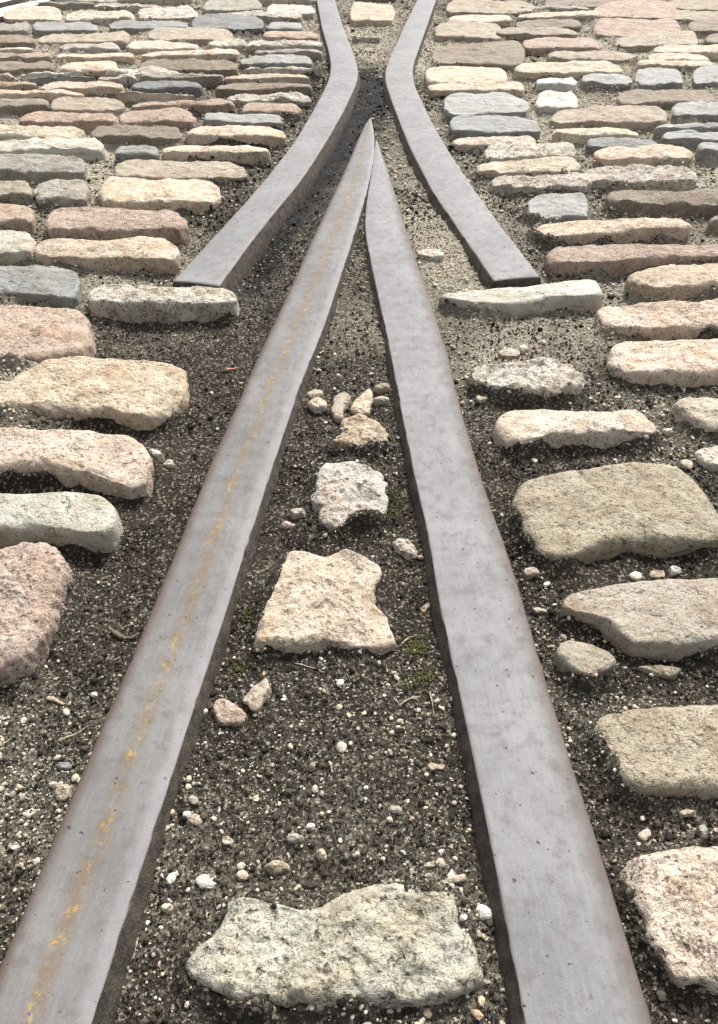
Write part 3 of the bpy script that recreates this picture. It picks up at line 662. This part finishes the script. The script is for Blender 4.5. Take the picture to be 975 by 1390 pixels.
ca = me.color_attributes.new('tint', 'FLOAT_COLOR', 'POINT'); Cc = np.concatenate(CC); ca.data.foreach_set('color', np.column_stack([Cc, np.ones(len(Cc))]).astype(np.float32).ravel())
g = link('gravel', me, GRAIN); tag(g, 'pale grit and crumbs of dark soil scattered between setts and rails', 'gravel', None, 'stuff')
VV = TT = CC = None

# ---------------------------------------------------------------- single stones one can pick out
PEB = [ # px polygon or (cx, cy, w, h), colour, label
 ([(330,954),(345,936),(362,923),(369,934),(359,952),(352,968)], 'tan', 'angular light brown shard left of centre, under the square-cut tan stone'),
 ([(291,967),(295,950),(311,952),(332,971),(325,985),(300,982)], 'pink', 'flat rust-brown shard against the left point rail'),
 ([(449,562),(457,537),(469,531),(476,543),(466,560),(466,574),(455,574)], 'tan', 'narrow upright brown stone, left of the pair above the rounded beige stone'),
 ([(476,561),(489,541),(502,530),(507,543),(501,565),(489,568)], 'sand', 'narrow upright cream stone, right of the pair above the rounded beige stone'),
 ([(418,550),(428,543),(442,549),(443,560),(430,563)], 'cream', 'white angular stone near the left point rail, above the rounded beige stone'),
 ([(419,536),(427,530),(438,533),(437,541),(426,543)], 'tan', 'little tan stone just above the white angular one'),
 ([(507,527),(516,522),(529,524),(528,533),(512,534)], 'olive', 'olive stone close to the right point rail above the rounded beige stone'),
 ([(507,543),(516,538),(528,543),(526,549),(512,549)], 'tan', 'flat brown stone touching the right point rail, right of the upright cream stone'),
 ([(393,698),(404,691),(415,696),(414,705),(400,707)], 'grey', 'smooth rounded grey pebble left of the upright cream block'),
 ([(380,716),(388,710),(398,714),(396,721),(384,721)], 'pink', 'crumbly pinkish pebble below the smooth rounded grey pebble'),
 ([(566,831),(574,822),(585,818),(584,830),(575,838)], 'pink', 'pink triangular chip beside the right point rail'),
 ([(533,740),(545,733),(560,740),(569,754),(562,764),(546,758)], 'pale', 'crumbly whitish stone up right of the square-cut tan stone'),
 ([(568,345),(580,338),(602,344),(600,352),(577,353)], 'pale', 'white flat stone in the gravel between right point rail and right bent rail'),
 ([(597,1198),(618,1189),(634,1187),(631,1196),(606,1203)], 'tan', 'thin brown splinter of stone at upper right of the bottom hollowed stone'),
 ([(579,1040),(592,1034),(604,1039),(600,1048),(584,1048)], 'tan', 'tan pebble beside right point rail, above the brown splinter'),
 ([(361,1178),(372,1172),(389,1175),(387,1184),(370,1187)], 'olive', 'flat oval grey-brown pebble above the bottom hollowed stone'),
 ([(259,1113),(265,1108),(273,1111),(273,1119),(263,1120)], 'pink', 'orange-brown pebble close to the left point rail'),
 ([(267,1196),(276,1188),(289,1192),(290,1202),(276,1205)], 'white', 'chalky white lump left above the bottom hollowed stone'),
 ([(319,1190),(328,1183),(339,1188),(336,1197),(324,1197)], 'sand', 'yellowish pebble between chalky lump and flat oval pebble'),
 ([(476,1160),(483,1154),(492,1158),(491,1167),(480,1168)], 'pcream', 'round peach pebble above the bottom hollowed stone'),
 ([(430,1160),(437,1155),(443,1159),(442,1166),(433,1167)], 'cream', 'round cream pebble left of the round peach pebble'),
 ([(572,1193),(579,1187),(587,1190),(586,1196),(576,1197)], 'white', 'bright white pebble lying above the right part of the bottom hollowed stone'),
 ([(575,1176),(590,1169),(599,1168),(598,1174),(584,1180)], 'cream', 'elongated cream chip near the right point rail above the bright white pebble'),
 ([(341,1084),(347,1079),(354,1082),(353,1090),(345,1090)], 'cream', 'pale round pebble high in the wide grit bed between the rails, left side'),
 ([(458,1014),(464,1008),(469,1012),(467,1019),(460,1019)], 'cream', 'cream pebble in the grit below the square-cut tan stone'),
 ([(441,1103),(447,1098),(453,1102),(451,1109),(443,1109)], 'white', 'whitish pebble in the middle of the grit bed'),
 ([(528,1098),(536,1094),(547,1098),(546,1104),(532,1105)], 'grey', 'grey pebble right of the middle of the grit bed'),
 ([(390,1137),(400,1132),(412,1137),(408,1144),(394,1143)], 'grey', 'flat grey pebble left of the middle of the grit bed'),
 ([(300,1144),(308,1137),(318,1142),(316,1150),(303,1150)], 'tan', 'sandy pebble in the grit, left of the flat grey pebble'),
 ([(706,777),(716,768),(732,772),(734,784),(716,788)], 'olive', 'brown stone beside right point rail below the big olive grey sett'),
 ([(720,828),(732,824),(743,828),(741,835),(724,836)], 'tan', 'flat tan chip next to the right point rail, left of the buff sett'),
 ([(857,782),(862,777),(869,780),(868,787),(859,788)], 'white', 'round white pebble on the dark soil above the buff sett'),
 ([(907,773),(914,769),(923,774),(922,783),(910,782)], 'white', 'larger white pebble above the buff sett, right of the round white one'),
 ([(882,780),(890,774),(900,777),(898,784),(886,785)], 'tan', 'tan pebble between the two white ones above the buff sett'),
 ([(862,907),(880,903),(903,905),(926,912),(905,920),(884,914)], 'olive', 'thin flat brown stone sliver beneath the buff sett'),
 ([(868,1133),(873,1127),(880,1128),(883,1136),(876,1142),(869,1139)], 'white', 'round whitish pebble above the pitted corner sett'),
 ([(915,1107),(925,1101),(944,1104),(940,1111),(922,1114)], 'sand', 'flat buff chip between grainy grey sett and pitted corner sett'),
 ([(946,1122),(955,1118),(960,1130),(954,1136)], 'grey', 'thin grey upright chip between grainy grey sett and pitted corner sett'),
 ([(967,1127),(974,1124),(980,1130),(972,1133)], 'pink', 'small orange chip at right edge above the pitted corner sett'),
 ([(645,1236),(652,1231),(664,1236),(663,1246),(651,1249)], 'white', 'white lump wedged between the bottom hollowed stone and the right point rail'),
 ([(618,1191),(625,1186),(634,1188)], 'sand', ''),
 ([(944,620),(958,611),(985,607),(985,640),(956,637)], 'pale', 'rough whitish stone at right edge above the big olive grey sett'),
 ([(897,586),(905,582),(913,586),(910,592),(900,592)], 'cream', 'pale pebble at right end of the clean cream sett'),
 ([(920,628),(930,624),(938,630),(935,638),(924,637)], 'cream', 'cream pebble at upper right of the big olive grey sett'),
 ([(718,628),(726,623),(732,628),(726,634)], 'white', 'white chip between clean cream sett and big olive grey sett'),
 ([(677,480),(690,473),(702,478),(700,486),(682,487)], 'pale', 'pale lump in the gravel above the crumbling stone, left one'),
 ([(702,476),(712,470),(718,475),(714,481),(705,481)], 'pale', 'pale lump in the gravel above the crumbling stone, right one'),
 ([(648,541),(656,535),(664,539),(660,546),(650,547)], 'sand', 'sandy pebble at lower left of the crumbling stone'),
 ([(2,660),(9,655),(16,660),(13,667),(4,667)], 'olive', ''),
 ([(205,612),(214,612),(223,622),(212,625)], 'pale', 'grey flake at right end of the pinkish cream sett'),
 ([(223,632),(232,627),(239,632),(234,637),(226,637)], 'pale', 'pale pebble right of the grey flake near the left point rail'),
 ([(45,263),(52,259),(59,263),(56,269),(48,269)], 'white', 'white pebble among the grit left of the short grey sett'),
 ([(18,584),(24,577),(31,580),(30,587)], 'white', ''),
 ([(8,1152),(14,1143),(25,1140),(31,1150),(22,1160)], 'green', 'flat greenish stone at the left edge beside the left point rail'),
 ([(78,1075),(86,1069),(96,1071),(92,1083),(81,1086)], 'olive', 'dull brown stone touching the left point rail at its outer side'),
 ([(33,1106),(42,1100),(50,1100),(42,1110)], 'white', 'white sharp chip on the grit left of the left point rail'),
 ([(72,1043),(80,1034),(95,1034),(96,1044),(82,1049)], 'dblue', 'dark slate pebble left of the left point rail'),
 ([(215,1190),(222,1184),(228,1190),(226,1199),(218,1199)], 'white', 'white pebble hard against the left point rail, left of chalky lump'),
 ([(218,1232),(226,1227),(234,1231),(231,1239),(221,1239)], 'sand', 'yellowish pebble between left point rail and bottom hollowed stone'),
]
for poly, c, lab in PEB:
    if not lab: continue
    o = make_stone('loose_stone', poly, c, top=-.012, rough=2.2, bevel=.0035, small=True)
    tag(o, lab, 'pebble', 'loose stones and pebbles in the soil')

# ---------------------------------------------------------------- twigs, leaf, moss
def twig(pts, r, mat, name, lab, cat, group=None):
    P = [np.array([*world(px, py, -.018), 0]) for px, py in pts]
    for p in P: p[2] = float(ground_level(np.array([p[0]]), np.array([p[1]]))[0][0])+r*1.3+.0015
    Q = []
    for i in range(len(P)-1):
        for t in np.linspace(0, 1, 7)[:(7 if i == len(P)-2 else 6)]: Q.append(P[i]*(1-t)+P[i+1]*t)
    Q = np.array(Q); k = 7; V = []; n = len(Q)
    Q[:, 2] += .0008*np.sin(np.linspace(0, 6, n))
    for i in range(n):
        T = Q[min(n-1, i+1)]-Q[max(0, i-1)]; T /= np.linalg.norm(T); S = np.cross(T, (0, 0, 1)); S /= np.linalg.norm(S); N_ = np.cross(S, T)
        rr = r*(.55+.45*math.sin(math.pi*min(1, (i+1)/(n*.6)))) * (1+.2*math.sin(i*2.1))
        for j in range(k): a = 2*math.pi*j/k; V.append(Q[i]+(S*math.cos(a)*1.3+N_*math.sin(a)*.7)*rr)
    fs = [[i*k+j, i*k+(j+1) % k, (i+1)*k+(j+1) % k, (i+1)*k+j] for i in range(n-1) for j in range(k)]+[list(range(k))[::-1], [(n-1)*k+j for j in range(k)]]
    V = np.array(V); C = V.mean(0); o = link(name, mk_mesh(name, V-C, faces=fs), mat, loc=C); tag(o, lab, cat, group); return o
G = 'twigs and straws lying on the soil'
twig([(147,846),(158,855),(166,858),(176,856),(187,851)], .0022, DARKWOOD, 'twig', 'dark bent twig on the soil at left, touching near the left point rail', 'twig', G)
twig([(60,940),(72,943),(84,949)], .0020, WOOD, 'twig', 'pale wood splinter lying below the dark bent twig at left', 'twig', G)
twig([(655,689),(664,691),(674,690)], .0013, WOOD, 'twig', 'tiny curved twig at the outer edge of the right point rail', 'twig', G)
twig([(742,957),(760,950),(775,946),(800,946)][::-1] if False else [(541,957),(556,949),(570,945)], .0008, WOOD, 'twig', 'thin pale straw right of centre below the square-cut tan stone', 'twig', G)
twig([(583,940),(587,955),(590,972)], .0006, WOOD, 'twig', 'hair-thin straw running down beside the right point rail', 'twig', G)
twig([(545,872),(556,862),(566,858)], .0007, WOOD, 'twig', 'hair-thin straw right of the square-cut tan stone', 'twig', G)
twig([(447,1033),(450,1040),(451,1048)], .0011, WOOD, 'twig', 'short pale stick on the grit bed under the square-cut tan stone', 'twig', G)
twig([(185,1268),(182,1282),(178,1298)], .0006, WOOD, 'twig', 'fine straw at the foot of the left point rail near the bottom', 'twig', G)
twig([(75,1000),(95,990),(118,979)], .0008, WOOD, 'twig', 'long pale straw on grit left of the left point rail', 'twig', G)
twig([(400,898),(415,903),(432,906)], .0006, WOOD, 'twig', 'hair-thin straw directly below the square-cut tan stone', 'twig', G)
twig([(306,495),(313,492),(321,489)], .0022, LEAF, 'leaf', 'curled red-brown dead leaf on the soil left of the left point rail', 'leaf')
mv, mt = [], []; mo = 0; r_ = np.random.default_rng(4)
pts = []
for px, py, rad, n in [(488,327,.010,260),(486,345,.008,120),(541,682,.009,170),(533,700,.006,70),(566,876,.009,170),(562,884,.007,80),(577,922,.007,110),(557,930,.006,70),(332,838,.008,60),(322,905,.010,60),(548,738,.005,60)]:
    x, y = world(px, py, -.022); a = r_.normal(0, rad*.7, (n, 2)); pts.append(np.column_stack([x+a[:, 0], y+a[:, 1]]))
pts = np.vstack(pts); pts = pts[free(pts[:, 0], pts[:, 1])]
V, T, _ = grains(OCT, pts[:, 0], pts[:, 1], r_.uniform(.0012, .0032, len(pts)), np.zeros((len(pts), 3)), .3, 9, sink=.05, flat=1.2)
o = link('moss', mk_mesh('moss', V, tris=T, smooth=False), MOSS); tag(o, 'small yellow-green moss cushions on the soil between the rails', 'moss', None, 'stuff')

# ---------------------------------------------------------------- light: bright overcast, sun veiled ahead of the viewer
w = bpy.data.worlds.new('World'); scene.world = w; w.use_nodes = True; nt = w.node_tree
bg = nt.nodes['Background']; sky = nt.nodes.new('ShaderNodeTexSky'); sky.sky_type = 'NISHITA'; sky.sun_disc = False
EL, AZ = math.radians(50), math.radians(22)     # azimuth from +Y towards +X
sky.sun_elevation = EL; sky.sun_rotation = AZ; sky.air_density = 1.; sky.dust_density = 4.; sky.ozone_density = 1.
hs = nt.nodes.new('ShaderNodeHueSaturation'); hs.inputs['Saturation'].default_value = .22
nt.links.new(sky.outputs[0], hs.inputs['Color']); nt.links.new(hs.outputs[0], bg.inputs[0]); bg.inputs[1].default_value = .055
sd = bpy.data.lights.new('sun', 'SUN'); sd.energy = 1.5; sd.angle = math.radians(15); sd.color = (1, .96, .90)
so = bpy.data.objects.new('sun', sd); COL.objects.link(so)
so.rotation_euler = (-(math.pi/2-EL), 0, -AZ)
scene.render.engine = 'CYCLES'
vs = scene.view_settings; vs.view_transform = 'Standard'; vs.look = 'None'; vs.exposure = 2.05; vs.gamma = 1
